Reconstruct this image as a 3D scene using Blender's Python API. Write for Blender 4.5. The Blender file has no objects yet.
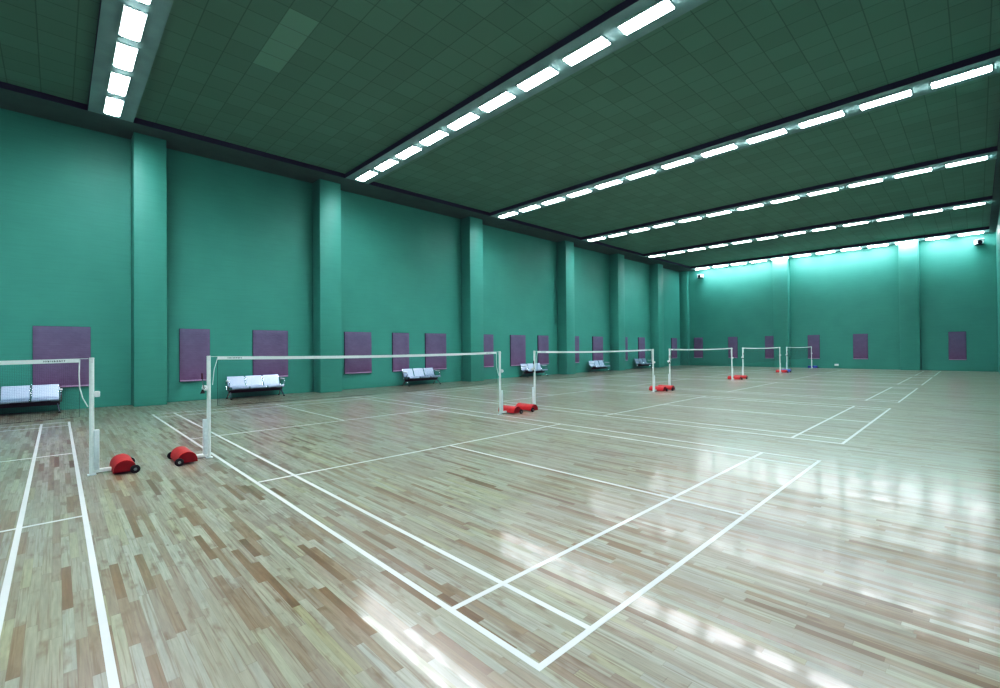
import bpy, bmesh, math, random
from mathutils import Vector, Matrix
random.seed(7)
SC = bpy.context.scene
COL = SC.collection
PI = math.pi

# ------------------------------------------------------------------ dimensions
X0, X1 = -12.0, 38.1          # along the pillared wall
Y0, Y1 = -2.4, 16.6           # towards the pillared wall
ZB, ZC = 8.24, 8.40           # beam soffit, recessed ceiling
PF = 15.9                     # front face of the pillars
ROWS = [-0.68, 6.69, 14.25, 21.85, 29.44, 37.35]
POSTS = [(None, -1.437), (-.08, 6.18), (7.47, 13.98), (15.29, 21.77), (23.28, 29.57), (31.02, 37.14)]
COURTS = [-7.65, 0.0, 7.67, 15.5, 23.35, 31.05]
NETY = 6.7

# ------------------------------------------------------------------ materials
def new_mat(name):
    m = bpy.data.materials.new(name); m.use_nodes = True
    nt = m.node_tree
    return m, nt, nt.nodes['Principled BSDF']

class NG:
    """small helper to write node maths"""
    def __init__(s, nt): s.nt = nt
    def n(s, kind, **kw):
        x = s.nt.nodes.new(kind)
        for k, v in kw.items(): setattr(x, k, v)
        return x
    def put(s, sock, v):
        if hasattr(v, 'is_output'): s.nt.links.new(v, sock)
        else: sock.default_value = v
    def m(s, op, a, b=None, c=None):
        x = s.n('ShaderNodeMath', operation=op)
        s.put(x.inputs[0], a)
        if b is not None: s.put(x.inputs[1], b)
        if c is not None: s.put(x.inputs[2], c)
        return x.outputs[0]
    def xyz(s, a, b, c):
        x = s.n('ShaderNodeCombineXYZ')
        for i, v in enumerate((a, b, c)): s.put(x.inputs[i], v)
        return x.outputs[0]
    def sep(s, v):
        x = s.n('ShaderNodeSeparateXYZ'); s.put(x.inputs[0], v); return x.outputs
    def white(s, v):
        x = s.n('ShaderNodeTexWhiteNoise', noise_dimensions='3D'); s.put(x.inputs['Vector'], v); return x.outputs
    def noise(s, v, scale, detail=2, rough=.5):
        x = s.n('ShaderNodeTexNoise'); s.put(x.inputs['Vector'], v)
        x.inputs['Scale'].default_value = scale; x.inputs['Detail'].default_value = detail
        x.inputs['Roughness'].default_value = rough
        return x.outputs['Fac']
    def ramp(s, f, stops, interp='LINEAR'):
        x = s.n('ShaderNodeValToRGB'); s.put(x.inputs[0], f)
        cr = x.color_ramp; cr.interpolation = interp
        while len(cr.elements) < len(stops): cr.elements.new(.5)
        for e, (p, c) in zip(cr.elements, stops):
            e.position = p; e.color = (*c, 1) if len(c) == 3 else c
        return x.outputs[0]
    def mix(s, f, a, b, mode='MIX'):
        x = s.n('ShaderNodeMix', data_type='RGBA', blend_type=mode)
        s.put(x.inputs[0], f)
        for i, v in ((6, a), (7, b)):
            if not hasattr(v, 'is_output') and len(v) == 3: v = (*v, 1)
            s.put(x.inputs[i], v)
        return x.outputs[2]
    def pos(s):
        return s.n('ShaderNodeNewGeometry').outputs['Position']

def simple(name, col, rough=.5, metal=0, spec=.5, var=.08, scale=30, bump=0):
    m, nt, p = new_mat(name); g = NG(nt)
    tc = g.n('ShaderNodeTexCoord').outputs['Object']
    n = g.noise(tc, scale, 3)
    lo = tuple(c*(1-var) for c in col); hi = tuple(min(1, c*(1+var)) for c in col)
    nt.links.new(g.ramp(n, [(.3, lo), (.7, hi)]), p.inputs['Base Color'])
    p.inputs['Roughness'].default_value = rough
    p.inputs['Metallic'].default_value = metal
    p.inputs['Specular IOR Level'].default_value = spec
    if bump:
        b = g.n('ShaderNodeBump'); b.inputs['Strength'].default_value = bump; b.inputs['Distance'].default_value = .01
        nt.links.new(n, b.inputs['Height']); nt.links.new(b.outputs[0], p.inputs['Normal'])
    return m

def wall_material():
    m, nt, p = new_mat('green_wall_paint'); g = NG(nt)
    P = g.pos(); x, y, z = g.sep(P)
    course = g.m('FRACT', g.m('DIVIDE', z, .2))
    joint = g.m('LESS_THAN', course, .06)
    n = g.noise(P, .9, 4); n2 = g.noise(g.xyz(g.m('MULTIPLY', x, .6), g.m('MULTIPLY', y, .6), g.m('MULTIPLY', z, 9)), 3, 3)
    f = g.m('ADD', g.m('MULTIPLY', n, .6), g.m('MULTIPLY', n2, .4))
    c = g.ramp(f, [(.3, WALL_LO), (.7, WALL_HI)])
    c = g.mix(g.m('MULTIPLY', joint, .05), c, (.0, .06, .05))
    nt.links.new(c, p.inputs['Base Color'])
    p.inputs['Roughness'].default_value = .5
    p.inputs['Specular IOR Level'].default_value = .4
    return m
WALL_LO, WALL_HI = (.064, .288, .250), (.075, .325, .28)

def ceiling_material():
    m, nt, p = new_mat('green_ceiling_tiles'); g = NG(nt)
    x, y, z = g.sep(g.pos())
    a = g.m('DIVIDE', g.m('SUBTRACT', x, 1.53), .6); b = g.m('DIVIDE', g.m('SUBTRACT', y, 7.75), .6)
    ia, ib = g.m('FLOOR', a), g.m('FLOOR', b)
    fa, fb = g.m('FRACT', a), g.m('FRACT', b)
    def edge(f): return g.m('MAXIMUM', g.m('LESS_THAN', f, .018), g.m('GREATER_THAN', f, .982))
    joint = g.m('MAXIMUM', edge(fa), edge(fb))
    w = g.white(g.xyz(ia, ib, 0.0))[0]
    c = g.ramp(w, [(0, (.135, .262, .213)), (.5, (.143, .277, .226)), (1, (.151, .292, .24))])
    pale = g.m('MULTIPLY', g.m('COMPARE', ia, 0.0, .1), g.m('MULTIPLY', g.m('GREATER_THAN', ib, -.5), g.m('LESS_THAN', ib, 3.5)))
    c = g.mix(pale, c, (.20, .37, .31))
    c = g.mix(g.m('MULTIPLY', joint, .32), c, (.01, .03, .022))
    nt.links.new(c, p.inputs['Base Color']); p.inputs['Roughness'].default_value = .85
    p.inputs['Specular IOR Level'].default_value = .2
    return m

def floor_material():
    m, nt, p = new_mat('lacquered_maple_planks'); g = NG(nt)
    P = g.pos(); x, y, z = g.sep(P)
    W = .053
    u = g.m('DIVIDE', x, W); row = g.m('FLOOR', u); fu = g.m('FRACT', u)
    r = g.white(g.xyz(row, 3.1, 0.0)); r0 = r[0]
    L = g.m('MULTIPLY_ADD', g.white(g.xyz(row, 9.7, 2.0))[0], .75, .40)
    v = g.m('DIVIDE', g.m('MULTIPLY_ADD', r0, 7.0, y), L)
    iv = g.m('FLOOR', v); fv = g.m('FRACT', v)
    idv = g.xyz(row, iv, 5.0)
    wn = g.white(idv); w = wn[0]; wr, wg, wb = g.sep(wn[1])
    base = g.ramp(w, [(0, (.23, .115, .06)), (.06, (.31, .18, .10)), (.15, (.36, .245, .15)), (.28, (.385, .305, .225)),
                      (.42, (.42, .365, .27)), (.60, (.46, .41, .30)), (.78, (.485, .455, .37)), (.90, (.51, .49, .36)), (1, (.46, .40, .24))])
    # grain, drawn out along each board
    gv = g.xyz(g.m('MULTIPLY', x, 55.), g.m('MULTIPLY_ADD', w, 40., g.m('MULTIPLY', y, 4.)), g.m('MULTIPLY', w, 13.))
    gr = g.noise(gv, 1, 4, .6)
    c = base
    gm = g.m('MULTIPLY_ADD', gr, .8, .60)
    c = g.mix(1.0, c, g.xyz(gm, gm, gm), 'MULTIPLY')
    # brown smudges and knots in some of the boards
    kn = g.noise(g.xyz(g.m('MULTIPLY', x, 9.), g.m('MULTIPLY_ADD', wg, 50., g.m('MULTIPLY', y, 3.2)), g.m('MULTIPLY', wb, 20.)), 1, 3, .55)
    k1 = g.ramp(kn, [(.57, (0,)*3), (.72, (1,)*3)])
    c = g.mix(g.m('MULTIPLY', k1, .75), c, (.24, .125, .075))
    k2 = g.ramp(g.noise(g.xyz(g.m('MULTIPLY', x, 26.), g.m('MULTIPLY_ADD', wr, 30., g.m('MULTIPLY', y, 9.)), wb), 1, 2), [(.72, (0,)*3), (.80, (1,)*3)])
    c = g.mix(g.m('MULTIPLY', k2, .55), c, (.16, .09, .06))
    mauve = g.ramp(g.noise(P, .55, 3), [(.42, (0,)*3), (.70, (1,)*3)])
    c = g.mix(g.m('MULTIPLY', mauve, .25), c, (.52, .40, .42))
    st = g.ramp(g.noise(g.xyz(g.m('MULTIPLY', x, 70.), g.m('MULTIPLY_ADD', wr, 60., g.m('MULTIPLY', y, 1.6)), g.m('MULTIPLY', w, 9.)), 1, 2), [(.54, (0,)*3), (.66, (1,)*3)])
    c = g.mix(g.m('MULTIPLY', st, .5), c, (.25, .135, .08))
    # joints
    ju = g.m('MAXIMUM', g.m('LESS_THAN', fu, .02), g.m('GREATER_THAN', fu, .98))
    jv = g.m('LESS_THAN', fv, .005)
    j = g.m('MAXIMUM', ju, jv)
    c = g.mix(g.m('MULTIPLY', j, .28), c, (.16, .10, .07))
    c = g.mix(1.0, c, (.63, .665, .71), 'MULTIPLY')
    nt.links.new(c, p.inputs['Base Color'])
    p.inputs['Roughness'].default_value = .31
    p.inputs['Specular IOR Level'].default_value = .35
    p.inputs['Coat Weight'].default_value = .56
    nt.links.new(g.m('MULTIPLY_ADD', wb, .06, .10), p.inputs['Coat Roughness'])
    p.inputs['Coat IOR'].default_value = 1.52
    # each board lies a hair out of level, with soft waves in the lacquer
    wave = g.n('ShaderNodeTexNoise'); g.put(wave.inputs['Vector'], g.xyz(x, g.m('MULTIPLY', y, .6), 0.0)); wave.inputs['Scale'].default_value = 3.0
    wx, wy, wz = g.sep(wave.outputs['Color'])
    nx = g.m('ADD', g.m('MULTIPLY', g.m('SUBTRACT', wr, .5), .020), g.m('MULTIPLY', g.m('SUBTRACT', wx, .5), .016))
    ny = g.m('ADD', g.m('MULTIPLY', g.m('SUBTRACT', wg, .5), .014), g.m('MULTIPLY', g.m('SUBTRACT', wy, .5), .012))
    nn = g.n('ShaderNodeVectorMath', operation='NORMALIZE'); g.put(nn.inputs[0], g.xyz(nx, ny, 1.0))
    nt.links.new(nn.outputs[0], p.inputs['Coat Normal'])
    return m

def line_material():
    m, nt, p = new_mat('white_court_paint'); g = NG(nt)
    n = g.noise(g.pos(), 2.5, 4)
    nt.links.new(g.ramp(n, [(.3, (.60, .65, .69)), (.7, (.68, .72, .76))]), p.inputs['Base Color'])
    p.inputs['Roughness'].default_value = .35
    p.inputs['Coat Weight'].default_value = .4; p.inputs['Coat Roughness'].default_value = .07
    return m

def emit_material(name, col, strength, louvre=True):
    m, nt, p = new_mat(name); g = NG(nt)
    # tube glow is a touch stronger along the middle of the diffuser
    tc = g.n('ShaderNodeTexCoord').outputs['Object']
    n = g.noise(tc, 3., 1)
    nt.links.new(g.ramp(n, [(.2, tuple(c*.97 for c in col)), (.8, col)]), p.inputs['Emission Color'])
    p.inputs['Base Color'].default_value = (.8, .8, .8, 1)
    if louvre:   # louvred diffuser: most of the light goes straight down
        ge = g.n('ShaderNodeNewGeometry'); dt = g.n('ShaderNodeVectorMath', operation='DOT_PRODUCT')
        nt.links.new(ge.outputs['Incoming'], dt.inputs[0]); nt.links.new(ge.outputs['True Normal'], dt.inputs[1])
        mr = g.n('ShaderNodeMapRange', interpolation_type='SMOOTHSTEP')
        nt.links.new(g.m('ABSOLUTE', dt.outputs['Value']), mr.inputs['Value'])
        for k, v in (('From Min', .05), ('From Max', .9), ('To Min', strength*.05), ('To Max', strength)): mr.inputs[k].default_value = v
        nt.links.new(mr.outputs[0], p.inputs['Emission Strength'])
    else:
        p.inputs['Emission Strength'].default_value = strength
    return m

def panel_material():
    m, nt, p = new_mat('purple_quilted_cloth'); g = NG(nt)
    tc = g.n('ShaderNodeTexCoord').outputs['Object']; x, y, z = g.sep(tc)
    wv = g.m('FRACT', g.m('DIVIDE', z, .06))
    n = g.noise(tc, 6, 4)
    c = g.ramp(n, [(.3, (.165, .132, .225)), (.7, (.205, .168, .275))])
    c = g.mix(g.m('MULTIPLY', g.m('LESS_THAN', wv, .15), .25), c, (.09, .045, .12))
    low = g.ramp(g.m('DIVIDE', z, 1.75), [(.0, (.24, .105, .22)), (.35, (.20, .135, .235)), (1, (.18, .165, .27))])
    c = g.mix(.5, c, low)
    nt.links.new(c, p.inputs['Base Color']); p.inputs['Roughness'].default_value = .8
    p.inputs['Specular IOR Level'].default_value = .25
    b = g.n('ShaderNodeBump'); b.inputs['Strength'].default_value = .5; b.inputs['Distance'].default_value = .02
    nt.links.new(g.noise(g.xyz(g.m('MULTIPLY', x, 2.), y, g.m('MULTIPLY', z, 5.)), 3, 3), b.inputs['Height'])
    nt.links.new(b.outputs[0], p.inputs['Normal'])
    return m

def steel_material():
    m, nt, p = new_mat('perforated_bright_steel'); g = NG(nt)
    tc = g.n('ShaderNodeTexCoord').outputs['Object']; x, y, z = g.sep(tc)
    vx = g.m('SUBTRACT', g.m('FRACT', g.m('DIVIDE', x, .03)), .5); vz = g.m('SUBTRACT', g.m('FRACT', g.m('DIVIDE', g.m('ADD', z, y), .03)), .5)
    d = g.m('SQRT', g.m('ADD', g.m('MULTIPLY', vx, vx), g.m('MULTIPLY', vz, vz)))
    c = g.mix(g.m('MULTIPLY', g.m('LESS_THAN', d, .2), .5), (.38, .47, .65), (.27, .34, .47))
    nt.links.new(c, p.inputs['Base Color']); p.inputs['Metallic'].default_value = .65; p.inputs['Roughness'].default_value = .38
    return m

M = {}
LCOL = (.91, .975, 1.0)
M['wall'] = wall_material(); M['ceiling'] = ceiling_material(); M['floor'] = floor_material(); M['line'] = line_material()
M['beam'] = simple('grey_green_beam_paint_with_glow', (.20, .32, .325), .8, spec=.2, scale=2)  # soffit paint, lightened and blued to carry the glow around the lamps
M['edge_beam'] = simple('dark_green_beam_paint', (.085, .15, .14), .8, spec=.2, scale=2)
M['side_shade'] = simple('beam_side_painted_shade', (.05, .065, .10), .8, spec=.2)  # shade on the beam sides, put into their colour
M['light'] = emit_material('glowing_diffuser', LCOL, 88)
M['wash'] = emit_material('glowing_wall_wash_diffuser', LCOL, 60, False)
M['housing'] = simple('white_light_housing', (.7, .76, .78), .5)
M['panel'] = panel_material()
M['hem'] = simple('pale_mauve_hem', (.42, .30, .46), .7)
M['panel_edge'] = simple('dark_panel_edge', (.035, .022, .05), .8)
M['white'] = simple('white_powder_coat', (.86, .92, .94), .4, var=.04)
M['sleeve'] = simple('pale_grey_powder_coat', (.74, .82, .87), .45, var=.05)
M['tape'] = simple('white_net_tape', (.80, .86, .88), .8, var=.03)
M['cord'] = simple('dark_net_cord', (.03, .035, .05), .9)
M['rope'] = simple('white_rope', (.72, .78, .80), .8)
M['red'] = simple('red_painted_steel', (.43, .018, .022), .42, var=.1, scale=8)
M['blue'] = simple('blue_painted_steel', (.025, .05, .34), .42, var=.1, scale=8)
M['rubber'] = simple('black_rubber', (.012, .012, .013), .6)
M['hub'] = simple('grey_wheel_hub', (.25, .25, .27), .4, metal=.6)
M['black'] = simple('black_steel_beam', (.018, .012, .018), .4)
M['chrome'] = simple('chrome_leg', (.6, .62, .68), .22, metal=.9, var=.03)
M['steel'] = steel_material()
M['white_plastic'] = simple('white_plastic', (.8, .82, .86), .4, var=.03)
M['lens'] = simple('dark_lens_glass', (.006, .007, .01), .1)
M['ink'] = simple('dark_tape_ink', (.08, .09, .12), .8)
M['maroon'] = simple('dark_red_grip', (.10, .02, .05), .6)

# ------------------------------------------------------------------ mesh helpers
class MB:
    def __init__(s): s.bm = bmesh.new(); s.idx = 0
    def _mark(s, faces):
        for f in faces: f.material_index = s.idx
    def box(s, a, b, bevel=0, seg=2):
        a, b = Vector(a), Vector(b)
        r = bmesh.ops.create_cube(s.bm, size=1)
        vs = r['verts']
        for v in vs: v.co = Vector([(a[i]+b[i])/2 + v.co[i]*(b[i]-a[i]) for i in range(3)])
        fs = list({f for v in vs for f in v.link_faces})
        s._mark(fs)
        if bevel:
            es = list({e for v in vs for e in v.link_edges})
            r = bmesh.ops.bevel(s.bm, geom=es, offset=bevel, segments=seg, profile=.5, affect='EDGES')
            s._mark(r['faces'])
        return s
    def tube(s, pts, rad, n=10, caps=True):
        pts = [Vector(p) for p in pts]
        rad = rad if isinstance(rad, (list, tuple)) else [rad]*len(pts)
        rings = []; ref = None
        for i, p in enumerate(pts):
            d = (pts[min(i+1, len(pts)-1)] - pts[max(i-1, 0)]).normalized()
            if ref is None:
                ref = Vector((0, 0, 1)) if abs(d.z) < .9 else Vector((1, 0, 0))
            a = d.cross(ref).normalized(); b = d.cross(a).normalized()
            rings.append([s.bm.verts.new(p + rad[i]*(math.cos(t)*a + math.sin(t)*b)) for t in (2*PI*k/n for k in range(n))])
        fs = []
        for r0, r1 in zip(rings, rings[1:]):
            for k in range(n): fs.append(s.bm.faces.new((r0[k], r0[(k+1) % n], r1[(k+1) % n], r1[k])))
        if caps: fs += [s.bm.faces.new(rings[0][::-1]), s.bm.faces.new(rings[-1])]
        for f in fs: f.smooth = n > 4
        s._mark(fs); return s
    def prism(s, prof, axis, a, b, smooth=False):
        """profile of 2-D points pushed along axis (0: profile is y,z; 1: profile is x,z; 2: x,y)"""
        def P(q, w):
            return {0: (w, q[0], q[1]), 1: (q[0], w, q[1]), 2: (q[0], q[1], w)}[axis]
        A = [s.bm.verts.new(P(q, a)) for q in prof]; B = [s.bm.verts.new(P(q, b)) for q in prof]
        n = len(prof); fs = []
        for k in range(n):
            f = s.bm.faces.new((A[k], A[(k+1) % n], B[(k+1) % n], B[k])); f.smooth = smooth; fs.append(f)
        fs += [s.bm.faces.new(A[::-1]), s.bm.faces.new(B)]
        s._mark(fs); return s
    def build(s, name, mat, parent=None, loc=None):
        bmesh.ops.recalc_face_normals(s.bm, faces=s.bm.faces)
        me = bpy.data.meshes.new(name); s.bm.to_mesh(me); s.bm.free()
        for m in (mat if isinstance(mat, (list, tuple)) else [mat]): me.materials.append(m)
        o = bpy.data.objects.new(name, me); COL.objects.link(o)
        me.set_sharp_from_angle(angle=.7)
        if parent: o.parent = parent
        if loc: o.location = loc
        return o

def empty(name, loc, label=None, cat=None, group=None, rz=0):
    o = bpy.data.objects.new(name, None); COL.objects.link(o)
    o.location = loc; o.rotation_euler.z = rz; o.empty_display_size = .2
    tag(o, label, cat, group); return o
def tag(o, label=None, cat=None, group=None, kind=None):
    if label: o['label'] = label
    if cat: o['category'] = cat
    if group: o['group'] = group
    if kind: o['kind'] = kind
    return o
def copy_tree(o, parent=None):
    c = o.copy(); COL.objects.link(c)
    if parent: c.parent = parent
    for ch in list(o.children): copy_tree(ch, c)
    return c
def structure(o): o['kind'] = 'structure'; return o

# ------------------------------------------------------------------ the hall
structure(MB().box((X0-.2, Y0-.2, -.2), (X1+.2, Y1+.2, 0)).build('floor', M['floor']))
structure(MB().box((X0-.2, Y1, 0), (X1+.2, Y1+.2, ZC+.1)).build('wall_left', M['wall']))
structure(MB().box((X1, Y0-.2, 0), (X1+.2, Y1, ZC+.1)).build('wall_back', M['wall']))
structure(MB().box((X0-.2, Y0-.2, 0), (X1, Y0, ZC+.1)).build('wall_right', M['wall']))
structure(MB().box((X0-.2, Y0, 0), (X0, Y1, ZC+.1)).build('wall_front', M['wall']))
structure(MB().box((X0-.2, Y0-.2, ZC), (X1+.2, Y1+.2, ZC+.2)).build('ceiling', M['ceiling']))

# pillars against the left wall and the back wall
for a, b in ((-.12, .69), (5.5, 6.35), (13.04, 13.9), (20.73, 21.57), (26.63, 27.5), (32.47, 33.36), (37.72, X1)):
    structure(MB().box((a, PF, 0), (b, Y1, ZB), bevel=.015).build('pillar', M['wall']))
for a, b in ((8.22, 9.22), (.96, 1.92)):
    structure(MB().box((37.57, a, 0), (X1, b, ZB), bevel=.015).build('pillar', M['wall']))

# dropped beams: pale soffit, sides coloured dark to stand in for shade
def beam(x0, y0, x1, y1, reveals):
    mb = MB(); mb.box((x0, y0, ZB), (x1, y1, ZC))
    o = mb.build('ceiling_beam', [M['beam' if reveals == 2 else 'edge_beam'], M['side_shade']])
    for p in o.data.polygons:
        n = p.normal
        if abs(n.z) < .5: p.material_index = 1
    structure(o)
YB0, YB1 = -2.12, 15.2
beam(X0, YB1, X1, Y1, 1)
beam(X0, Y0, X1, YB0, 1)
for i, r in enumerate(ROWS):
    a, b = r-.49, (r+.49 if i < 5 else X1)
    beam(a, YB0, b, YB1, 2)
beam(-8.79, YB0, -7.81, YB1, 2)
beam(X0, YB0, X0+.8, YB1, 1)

# painted court lines
LW = .04
def court(x0, zt):
    mb = MB()
    def ln(a, b, c, d): mb.box((a, b, 0), (c, d, zt))
    W, L = 6.1, 13.4
    for u in (0, .46, W-.46-LW, W-LW): ln(x0+u, LW, x0+u+LW, L-LW)
    for v in (0, L-LW): ln(x0, v, x0+W, v+LW)
    for v in (.74, 4.72-LW, 8.68, 12.64):
        e = [0, .46, W-.46-LW, W-LW]
        for p, q in zip(e, e[1:]): ln(x0+p+LW, v, x0+q, v+LW)
    c = x0+W/2-LW/2
    for p, q in ((LW, .74), (.74+LW, 4.72-LW), (8.68+LW, 12.64), (12.64+LW, L-LW)): ln(c, p, c+LW, q)
    structure(mb.build('court_lines', M['line']))
for x in COURTS: court(x, .0012)

# ------------------------------------------------------------------ ceiling lights
def make_light(mat, hw=.168, hl=.515, drop=.05):
    root = empty('ceiling_light', (0, 0, 0))
    h = MB()
    o = [(-hw-.015, -hl-.015), (hw+.015, -hl-.015), (hw+.015, hl+.015), (-hw-.015, hl+.015)]
    q = [(-hw, -hl), (hw, -hl), (hw, hl), (-hw, hl)]
    V = [[h.bm.verts.new((x, y, z)) for x, y in r] for r, z in ((o, 0), (o, -.03), (q, -.03), (q, 0))]
    for a, b in zip(V, V[1:]):
        for k in range(4): h.bm.faces.new((a[k], a[(k+1) % 4], b[(k+1) % 4], b[k]))
    h.build('housing', M['housing'], root)
    d = MB(); d.prism([(-hw+.003, -.002), (-hw+.003, -.03), (-hw+.035, -drop), (hw-.03, -drop), (hw-.003, -.03), (hw-.003, -.002)], 1, -hl+.003, hl-.003)
    d.build('diffuser', mat, root)
    return root
ORD = ['first', 'second', 'third', 'fourth', 'fifth', 'sixth', 'seventh', 'eighth', 'ninth', 'tenth', 'eleventh', 'twelfth']
RNAME = ['the leftmost row', 'the second row from the left', 'the third row from the left',
         'the fourth row from the left', 'the fifth row from the left', 'the far end-wall row']
for ri, r in enumerate(ROWS):
    proto = None
    for i in range(12):
        if i == 0 and ri in (0, 5): o = proto = make_light(M['wash' if ri == 5 else 'light'], drop=.07 if ri == 5 else .05)
        else: o = copy_tree(proto or light0)
        if ri == 0 and i == 0: light0 = o
        o.location = (r, 14.42-1.435*i, ZB)
        tag(o, 'white ceiling light, %s from the left wall in %s' % (ORD[i], RNAME[ri]), 'ceiling light', 'ceiling lights in %s' % RNAME[ri])

# the row of lights over the part of the hall behind the photographer
la = bpy.data.lights.new('rear_light_row', 'AREA'); la.shape = 'RECTANGLE'; la.size = .4; la.size_y = 17; la.energy = 88*.62*PI*.4*17*.75; la.color = LCOL
lo = bpy.data.objects.new('rear_light_row', la); COL.objects.link(lo); lo.location = (-8.3, 6.5, ZB-.05)

# ------------------------------------------------------------------ purple wall panels
def wall_panel(w, face, h=1.75):
    """cloth covered panel with its back on local y=0, facing local -y"""
    root = empty('wall_panel', (0, 0, 0))
    b = MB(); b.box((-w/2, -.045, 0), (w/2, 0, h), bevel=.006); b.build('backing', M['panel_edge'], root)
    mb = MB(); bm = mb.bm
    nx, nz = 16, 28; rnd = random.Random(int(w*1000)+face)
    ph = [rnd.uniform(0, 6) for _ in range(6)]
    g = []
    for j in range(nz+1):
        rw = []
        for i in range(nx+1):
            u, v = i/nx, j/nz
            low = max(0, 1-v/.28)**1.5
            d = .004*math.sin(9*u+ph[0]+3*v) + .003*math.sin(17*v+ph[1]+2*u) + low*(.012*math.sin(7*u+ph[2]+11*v) + .01*math.sin(15*u-9*v+ph[3]))
            e = min(u, 1-u, v, 1-v)*12
            d = d*min(1, e) + .02*min(1, e)**.5
            rw.append(bm.verts.new((-w/2+.004+u*(w-.008), -.046-d, .055+v*(h-.06))))
        g.append(rw)
    for j in range(nz):
        for i in range(nx):
            f = bm.faces.new((g[j][i], g[j][i+1], g[j+1][i+1], g[j+1][i])); f.smooth = True
    mb.build('cloth_cover', M['panel'], root)
    hm = MB(); hm.box((-w/2+.005, -.066, .008), (w/2-.005, -.046, .055), bevel=.008); hm.build('bottom_hem', M['hem'], root)
    return root
LP = [(-1.66, 1.2, 'wide purple wall panel left of the nearest pillar, beside the leftmost bench'),
      (1.545, .86, 'narrow purple wall panel just right of the nearest pillar'),
      (3.925, 1.22, 'wide purple wall panel above the bench between the first and second pillars'),
      (7.385, 1.22, 'wide purple wall panel just right of the second pillar'),
      (9.455, .87, 'narrow purple wall panel in the middle between the second and third pillars'),
      (11.4, 1.24, 'wide purple wall panel just left of the third pillar'),
      (14.6, 1.2, 'purple wall panel half hidden behind the right side of the third pillar'),
      (17.12, 1.24, 'wide purple wall panel in the middle between the third and fourth pillars'),
      (19.31, .97, 'purple wall panel just left of the fourth pillar'),
      (22.4, 1.0, 'purple wall panel mostly hidden behind the fourth pillar'),
      (25.05, 1.24, 'purple wall panel above the second bench from the far end'),
      (28.4, 1.04, 'purple wall panel mostly hidden behind the fifth pillar'),
      (31.0, 1.0, 'purple wall panel above the farthest bench'),
      (36.54, 1.04, 'purple wall panel at the far end of the left wall, before the corner')]
for k, (x, w, lab) in enumerate(LP):
    o = wall_panel(w, k); o.location = (x, Y1, .64); tag(o, lab, 'wall panel', 'purple panels along the left wall')
BP = [(15.14, .76, 'purple end-wall panel nearest the left corner'),
      (12.33, .72, 'second purple end-wall panel from the left corner'),
      (9.6, .72, 'purple end-wall panel partly hidden by the left end-wall pillar'),
      (6.75, .74, 'purple end-wall panel just right of the left end-wall pillar, behind the farthest net'),
      (4.03, .82, 'purple end-wall panel midway between the two end-wall pillars'),
      (-.70, .78, 'rightmost purple end-wall panel, right of the right end-wall pillar')]
for k, (y, w, lab) in enumerate(BP):
    o = wall_panel(w, 50+k); o.location = (X1, y, .66); o.rotation_euler.z = -PI/2; tag(o, lab, 'wall panel', 'purple panels on the end wall')

# ------------------------------------------------------------------ benches
def make_bench():
    """three-seat steel waiting bench, facing local -y, back towards the wall"""
    root = empty('waiting_bench', (0, 0, 0))
    b = MB(); b.box((-.86, -.11, .20), (.86, .0, .30), bevel=.012); b.build('beam', M['black'], root)
    # seat shell cross-section (y, z): rolled front lip, pan, bend, reclined back with rolled top
    c = [(-.345, .335), (-.365, .36), (-.366, .385), (-.352, .405), (-.32, .415), (-.2, .405), (-.05, .39), (.06, .39), (.105, .405), (.13, .44), (.15, .485),
         (.185, .575), (.222, .67), (.25, .725), (.268, .748), (.288, .75)]
    nrm = []
    for i in range(len(c)):
        a, d = c[max(i-1, 0)], c[min(i+1, len(c)-1)]
        dx, dz = d[0]-a[0], d[1]-a[1]; l = math.hypot(dx, dz); nrm.append((-dz/l, dx/l))
    top = c; bot = [(p[0]-n[0]*.014, p[1]-n[1]*.014) for p, n in zip(c, nrm)]
    for k in (-1, 0, 1):
        s = MB(); s.prism(top+bot[::-1], 0, k*.575-.268, k*.575+.268, smooth=True)
        o = s.build('seat_shell', M['steel'], root)
        for sx in (-1, 1):
            x = k*.575+sx*.272
            MB().tube([(x, p[0], p[1]-.006) for p in c], .009, 6).build('seat_rim', M['chrome'], o)
        br = MB(); br.box((k*.575-.1, -.12, .29), (k*.575+.1, .03, .376), bevel=.008); br.build('seat_bracket', M['black'], o)
    for sx in (-1, 1):
        x = sx*.80
        l = MB()
        l.tube([(x+sx*.05, -.34, .03), (x+sx*.05, -.29, .035), (x+sx*.03, -.17, .16), (x+sx*.01, -.09, .235), (x, -.055, .235), (x+sx*.01, -.02, .235),
                (x+sx*.03, .06, .16), (x+sx*.05, .18, .035), (x+sx*.05, .23, .03)], [.017, .02, .024, .028, .03, .028, .024, .02, .017], 8)
        lg = l.build('leg', M['chrome'], root)
        for y in (-.33, .22): MB().tube([(x+sx*.05, y, 0), (x+sx*.05, y, .025)], .03, 10).build('foot', M['rubber'], lg)
        a = MB(); xa = sx*.885
        pts = [(xa, .06, .29), (xa, .15, .42), (xa, .17, .55), (xa, .13, .60), (xa, 0, .605), (xa, -.18, .60), (xa, -.25, .585), (xa, -.265, .54), (xa, -.22, .47), (xa, -.1, .36), (xa, -.06, .29)]
        a.tube([(sx*.85, -.05, .28), (xa-sx*.01, -.03, .28)]+pts, .016, 8)
        ar = a.build('armrest', M['chrome'], root)
        p = MB(); p.box((xa-.028, -.22, .605), (xa+.028, .11, .63), bevel=.01); p.build('arm_pad', M['white_plastic'], ar)
    return root
bench0 = None
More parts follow.
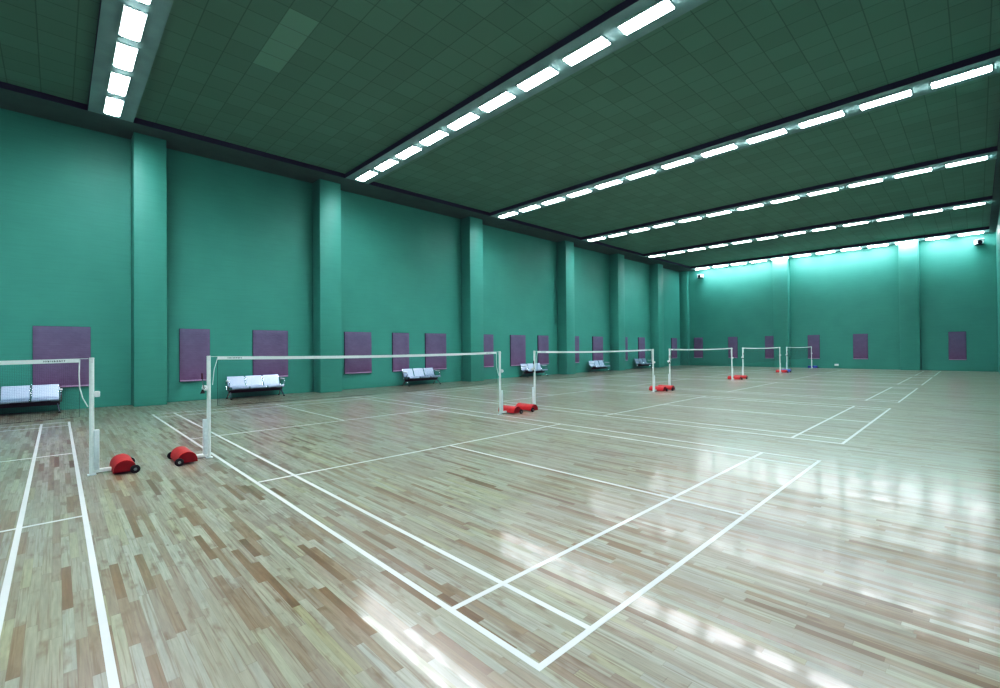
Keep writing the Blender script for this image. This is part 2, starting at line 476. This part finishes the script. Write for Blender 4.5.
for x, lab in ((-2.575, 'three-seat steel bench at the left edge, left of the nearest pillar'),
               (3.30, 'three-seat steel bench against the wall between the first and second pillars'),
               (10.28, 'three-seat steel bench against the wall between the second and third pillars'),
               (18.0, 'three-seat steel bench against the wall between the third and fourth pillars'),
               (24.6, 'three-seat steel bench against the wall between the fourth and fifth pillars'),
               (30.5, 'farthest three-seat steel bench, between the fifth and sixth pillars')):
    if bench0 is None: o = bench0 = make_bench()
    else: o = copy_tree(bench0)
    o.location = (x, 16.2, 0); tag(o, lab, 'bench', 'steel benches along the left wall')

# ------------------------------------------------------------------ badminton posts
def make_post(out, col):
    """post at the local origin, weighted trolley on the side `out` (+1 / -1 along x)"""
    root = empty('badminton_post', (0, 0, 0))
    p = MB(); p.tube([(0, 0, .012), (0, 0, 1.555)], .027, 14); p.build('pole', M['white'], root)
    c = MB(); c.tube([(0, 0, 1.555), (0, 0, 1.575)], [.030, .026], 14)
    c.box((-.012, -.034, 1.50), (.012, .034, 1.56)); c.build('pole_cap', M['white_plastic'], root)
    s = MB(); s.box((out*.05-.028, -.03, .03), (out*.05+.028, .03, .60), bevel=.008); s.build('lower_sleeve', M['sleeve'], root)
    bp = MB(); bp.box((-.045, -.045, 0), (.045, .045, .012)); bp.build('foot_plate', M['sleeve'], root)
    # foot bar to the trolley
    b = MB(); xa, xb = sorted((out*.02, out*.22)); b.box((xa, -.03, .025), (xb, .03, .07), bevel=.006); b.build('foot_bar', M['white'], root)
    # winch with its crank
    w = MB(); xa, xb = sorted((out*.027, out*.085)); w.box((xa, -.03, 1.04), (xb, .03, 1.12), bevel=.01)
    w.tube([(out*.05, -.05, 1.08), (out*.05, .05, 1.08)], .034, 14)
    wi = w.build('winch', M['white_plastic'], root)
    if out < 0:
        k = MB(); k.tube([(out*.055, -.055, 1.08), (out*.075, -.06, 1.08), (out*.09, -.06, 1.16), (out*.095, -.06, 1.22)], .007, 8)
        k.build('crank_arm', M['chrome'], wi)
        gq = MB(); gq.tube([(out*.095, -.06, 1.22), (out*.1, -.06, 1.31)], [.013, .011], 8); gq.build('crank_grip', M['maroon'], wi)
        h = MB(); h.tube([(out*.085, -.03, 1.06), (out*.085, -.03, 1.0)], [.008, .034], 10); h.build('rope_hook', M['rubber'], wi)
    # rounded steel weight on two wheels
    prof = []; XC = .325
    for i in range(17):
        t = PI*i/16
        x = XC - .125*math.cos(t); z = .03 + .155*math.sin(t)**.8
        prof.append((out*x, z))
    wt = MB(); wt.prism(prof, 1, -.28, .28, smooth=False)
    wb = wt.build('weight_box', M[col], root)
    for f in wb.data.polygons: f.use_smooth = len(f.vertices) == 4
    for sy in (-1, 1):
        ends = MB()
        pr = [(out*XC+(q[0]-out*XC)*.96, .035+(q[1]-.03)*.93) for q in prof]
        a, bb = sorted((sy*.28, sy*.286)); ends.prism(pr, 1, a, bb); ends.build('end_plate', M[col+'_dark'], wb)
    for sy in (-1, 1):
        q = MB(); y0 = sy*.288; y1 = sy*.322
        q.tube([(out*.43, y0, .055), (out*.43, y0+sy*.006, .055), (out*.43, y1-sy*.006, .055), (out*.43, y1, .055)], [.047, .055, .055, .047], 18)
        wq = q.build('wheel', M['rubber'], wb)
        hb = MB(); hb.tube([(out*.43, y1-sy*.002, .055), (out*.43, y1+sy*.006, .055)], .02, 12); hb.build('wheel_hub', M['hub'], root).parent = wb
    return root
M['red_dark'] = simple('deep_red_steel', (.26, .006, .010), .4, var=.08, scale=8)
M['blue_dark'] = simple('deep_blue_steel', (.012, .022, .20), .4, var=.08, scale=8)
protos = {}
def place_post(x, out, col, lab):
    key = (out, col)
    if key not in protos: o = protos[key] = make_post(out, col)
    else: o = copy_tree(protos[key])
    o.location = (x, NETY, 0); tag(o, lab, 'net post', 'badminton posts along the hall')
NAMES = ['the leftmost net', 'the nearest complete net', 'the third net from the left', 'the fourth net from the left', 'the fifth net from the left', 'the farthest net']
place_post(POSTS[0][1], 1, 'red', 'white net post with red wheeled weight, right end of the leftmost net')
for k in range(1, 6):
    place_post(POSTS[k][0], -1, 'blue' if k == 5 else 'red', 'white net post with %s wheeled weight, left end of %s' % ('blue' if k == 5 else 'red', NAMES[k]))
    place_post(POSTS[k][1], 1, 'blue' if k == 5 else 'red', 'white net post with %s wheeled weight, right end of %s' % ('blue' if k == 5 else 'red', NAMES[k]))

# ------------------------------------------------------------------ nets
SAG = .03
def make_net(full_rope=True, rope_ends=((0, 0),)):
    """net between x=0 (left post axis) and x=6.26 at local y=0"""
    Ln = 6.26; a, b = .12, Ln-.12
    root = empty('badminton_net', (0, 0, 0))
    def zt(x): u = (x-a)/(b-a); return 1.565 - SAG*4*u*(1-u)
    n = 24
    t = MB(); bm = t.bm
    rows = []
    for i in range(n+1):
        x = a+(b-a)*i/n; z = zt(x)
        rows.append([bm.verts.new((x, y, z+dz)) for y, dz in ((-.006, 0), (-.006, -.052), (.006, -.052), (.006, 0))])
    for r, q in zip(rows, rows[1:]):
        for k in range(4): bm.faces.new((r[k], r[(k+1) % 4], q[(k+1) % 4], q[k]))
    bm.faces.new(rows[0]); bm.faces.new(rows[-1][::-1])
    tp = t.build('top_tape', M['tape'], root)
    # printed maker's mark near each end: a row of short dark strokes
    for x0 in (a+.14, b-.34):
        k = MB(); r = random.Random(3); x = x0
        while x < x0+.2:
            w = r.uniform(.008, .018); z = zt(x)-.026
            k.box((x, -.0075, z-.010), (x+w*.5, -.0062, z+.010)); k.box((x, -.0075, z-.004+r.uniform(-.006, .006)), (x+w, -.0062, z+.003))
            x += w+.008
        k.build('tape_mark', M['ink'], tp)
    # mesh of cords
    m = MB(); bm = m.bm; rad = .0005; H = .72; step = .02
    def cord(p, q):
        p, q = Vector(p), Vector(q); d = (q-p).normalized(); u = Vector((0, 1, 0)); v = d.cross(u)
        A = [bm.verts.new(p+rad*(math.cos(t)*u+math.sin(t)*v)) for t in (0, 2*PI/3, 4*PI/3)]
        B = [bm.verts.new(q+rad*(math.cos(t)*u+math.sin(t)*v)) for t in (0, 2*PI/3, 4*PI/3)]
        for k in range(3): bm.faces.new((A[k], A[(k+1) % 3], B[(k+1) % 3], B[k]))
    x = a+.005
    while x < b:
        cord((x, 0, zt(x)-.05), (x, 0, zt(x)-.052-H)); x += step
    j = 1
    while j*step <= H:
        for i in range(8):
            xa, xb = a+(b-a)*i/8, a+(b-a)*(i+1)/8
            cord((xa, 0, zt(xa)-.052-j*step), (xb, 0, zt(xb)-.052-j*step))
        j += 1
    m.build('net_mesh', M['cord'], root)
    e = MB(); e.tube([(a, 0, zt(a)-.052)]+[(a+(b-a)*i/12, 0, zt(a+(b-a)*i/12)-.052-H) for i in range(13)]+[(b, 0, zt(b)-.052)], .0022, 6)
    e.build('edge_cord', M['cord'], root)
    for p, q in ((.032, a), (b, Ln-.032)): MB().tube([(p, 0, 1.56), (q, 0, 1.56)], .004, 6).build('tie_cord', M['rope'], root)
    # loose tail of the cord, tight at the left end and slack at the right
    MB().tube([(a, -.008, 1.54), (.07, -.015, 1.36), (.045, -.03, 1.12)], .006, 6).build('rope_tail', M['rope'], root)
    MB().tube([(b, -.008, 1.55), (b-.005, -.008, 1.35), (b, -.014, 1.18), (b+.03, -.022, 1.04), (b+.08, -.034, .92)], .008, 6).build('rope_tail', M['rope'], root)
    return root
net0 = None
for k in range(6):
    if net0 is None: o = net0 = make_net()
    else: o = copy_tree(net0)
    pa, pb = POSTS[k]; pa = pb-6.26 if pa is None else pa
    o.location = (pa, NETY, 0); o.scale.x = (pb-pa)/6.26
    lab = ['badminton net with white top tape, cut off by the left edge, leftmost in view',
           'widest badminton net in view, white top tape, nearest complete court',
           'badminton net with white top tape, third from the left',
           'badminton net with white top tape, fourth from the left',
           'badminton net with white top tape, fifth from the left',
           'farthest and smallest badminton net, between the posts with blue weights'][k]
    tag(o, lab, 'badminton net', 'badminton nets across the courts')

# ------------------------------------------------------------------ small things on the end wall
def make_camera():
    root = empty('wall_camera', (0, 0, 0))
    b = MB(); b.box((-.12, -.025, -.14), (.12, 0, .14), bevel=.01); b.build('wall_plate', M['white_plastic'], root)
    a = MB(); a.tube([(0, -.02, .02), (0, -.12, .04), (0, -.2, .02)], .03, 10); a.build('bracket', M['white_plastic'], root)
    h = MB(); h.prism([(-.17, .06), (-.15, .15), (.15, .15), (.17, .06), (.15, -.09), (-.15, -.09)], 1, -.50, -.08)
    hs = h.build('housing', M['white_plastic'], root)
    l = MB(); l.tube([(0, -.50, .0), (0, -.53, .0)], [.11, .095], 18); l.build('lens', M['lens'], hs)
    v = MB(); v.box((-.18, -.56, .15), (.18, -.08, .17), bevel=.006); v.build('sun_shield', M['white_plastic'], hs)
    d = MB(); d.box((-.15, -.48, -.16), (.15, -.12, -.09), bevel=.01); d.build('underside_box', M['lens'], hs)
    return root
c0 = make_camera()
c0.location = (X1, -1.62, 7.68); c0.rotation_euler.z = -PI/2+.25
tag(c0, 'white wall camera high on the end wall near the right corner', 'camera', 'wall cameras on the end wall')
c1 = copy_tree(c0); c1.location = (X1, 14.73, 7.62); c1.rotation_euler.z = -PI/2-.15
tag(c1, 'white wall camera high on the end wall near the left corner', 'camera', 'wall cameras on the end wall')
so = empty('wall_socket', (X1, 5.40, .25), 'small white socket box low on the end wall, right of the farthest net', 'wall socket', rz=-PI/2)
MB().box((-.12, -.05, -.07), (.12, 0, .07), bevel=.015).build('cover', M['white_plastic'], so)
k = MB()
for sx in (-.05, .05): k.box((sx-.03, -.053, -.03), (sx+.03, -.049, .03))
k.build('outlet', M['housing'], so)

# ------------------------------------------------------------------ world, camera, colour
w = bpy.data.worlds.new('hall_world'); SC.world = w; w.use_nodes = True
w.node_tree.nodes['Background'].inputs[0].default_value = (.02, .03, .03, 1)
w.node_tree.nodes['Background'].inputs[1].default_value = .0

yaw, pit, roll = .7665, .0091, -.0092
fw = Vector((math.sin(yaw), math.cos(yaw), 0)); rt = Vector((math.cos(yaw), -math.sin(yaw), 0)); up = Vector((0, 0, 1))
fw2 = math.cos(pit)*fw + math.sin(pit)*up; up2 = math.cos(pit)*up - math.sin(pit)*fw
r3 = math.cos(roll)*rt + math.sin(roll)*up2; u3 = math.cos(roll)*up2 - math.sin(roll)*rt
cd = bpy.data.cameras.new('camera'); cam = bpy.data.objects.new('camera', cd); COL.objects.link(cam)
mt = Matrix((r3, u3, -fw2)).transposed().to_4x4(); mt.translation = Vector((-1.7718, -1.5709, 1.6504)); cam.matrix_world = mt
cd.sensor_fit = 'HORIZONTAL'; cd.sensor_width = 36; cd.lens = 459.99/1000*36; cd.clip_start = .05; cd.clip_end = 200
SC.camera = cam
SC.view_settings.view_transform = 'Standard'; SC.view_settings.look = 'None'
SC.view_settings.exposure = 0.0; SC.view_settings.gamma = 1.0
vs = SC.view_settings; vs.use_curve_mapping = True
cm = vs.curve_mapping
def curve(k, pts):
    c = cm.curves[k]
    c.points[0].location = pts[0]; c.points[-1].location = pts[-1]
    for p in pts[1:-1]: c.points.new(*p)
curve(3, [(0, 0), (.02, .0085), (.06, .036), (.15, .122), (.3, .3), (.5, .54), (.75, .80), (1, 1)])
curve(0, [(0, .006), (.1, .102), (1, 1)])
curve(2, [(0, .007), (.1, .104), (1, 1)])
cm.update()
SC.cycles.use_denoising = True; SC.cycles.sample_clamp_indirect = 4
SC.cycles.max_bounces = 12; SC.cycles.diffuse_bounces = 6; SC.cycles.glossy_bounces = 6
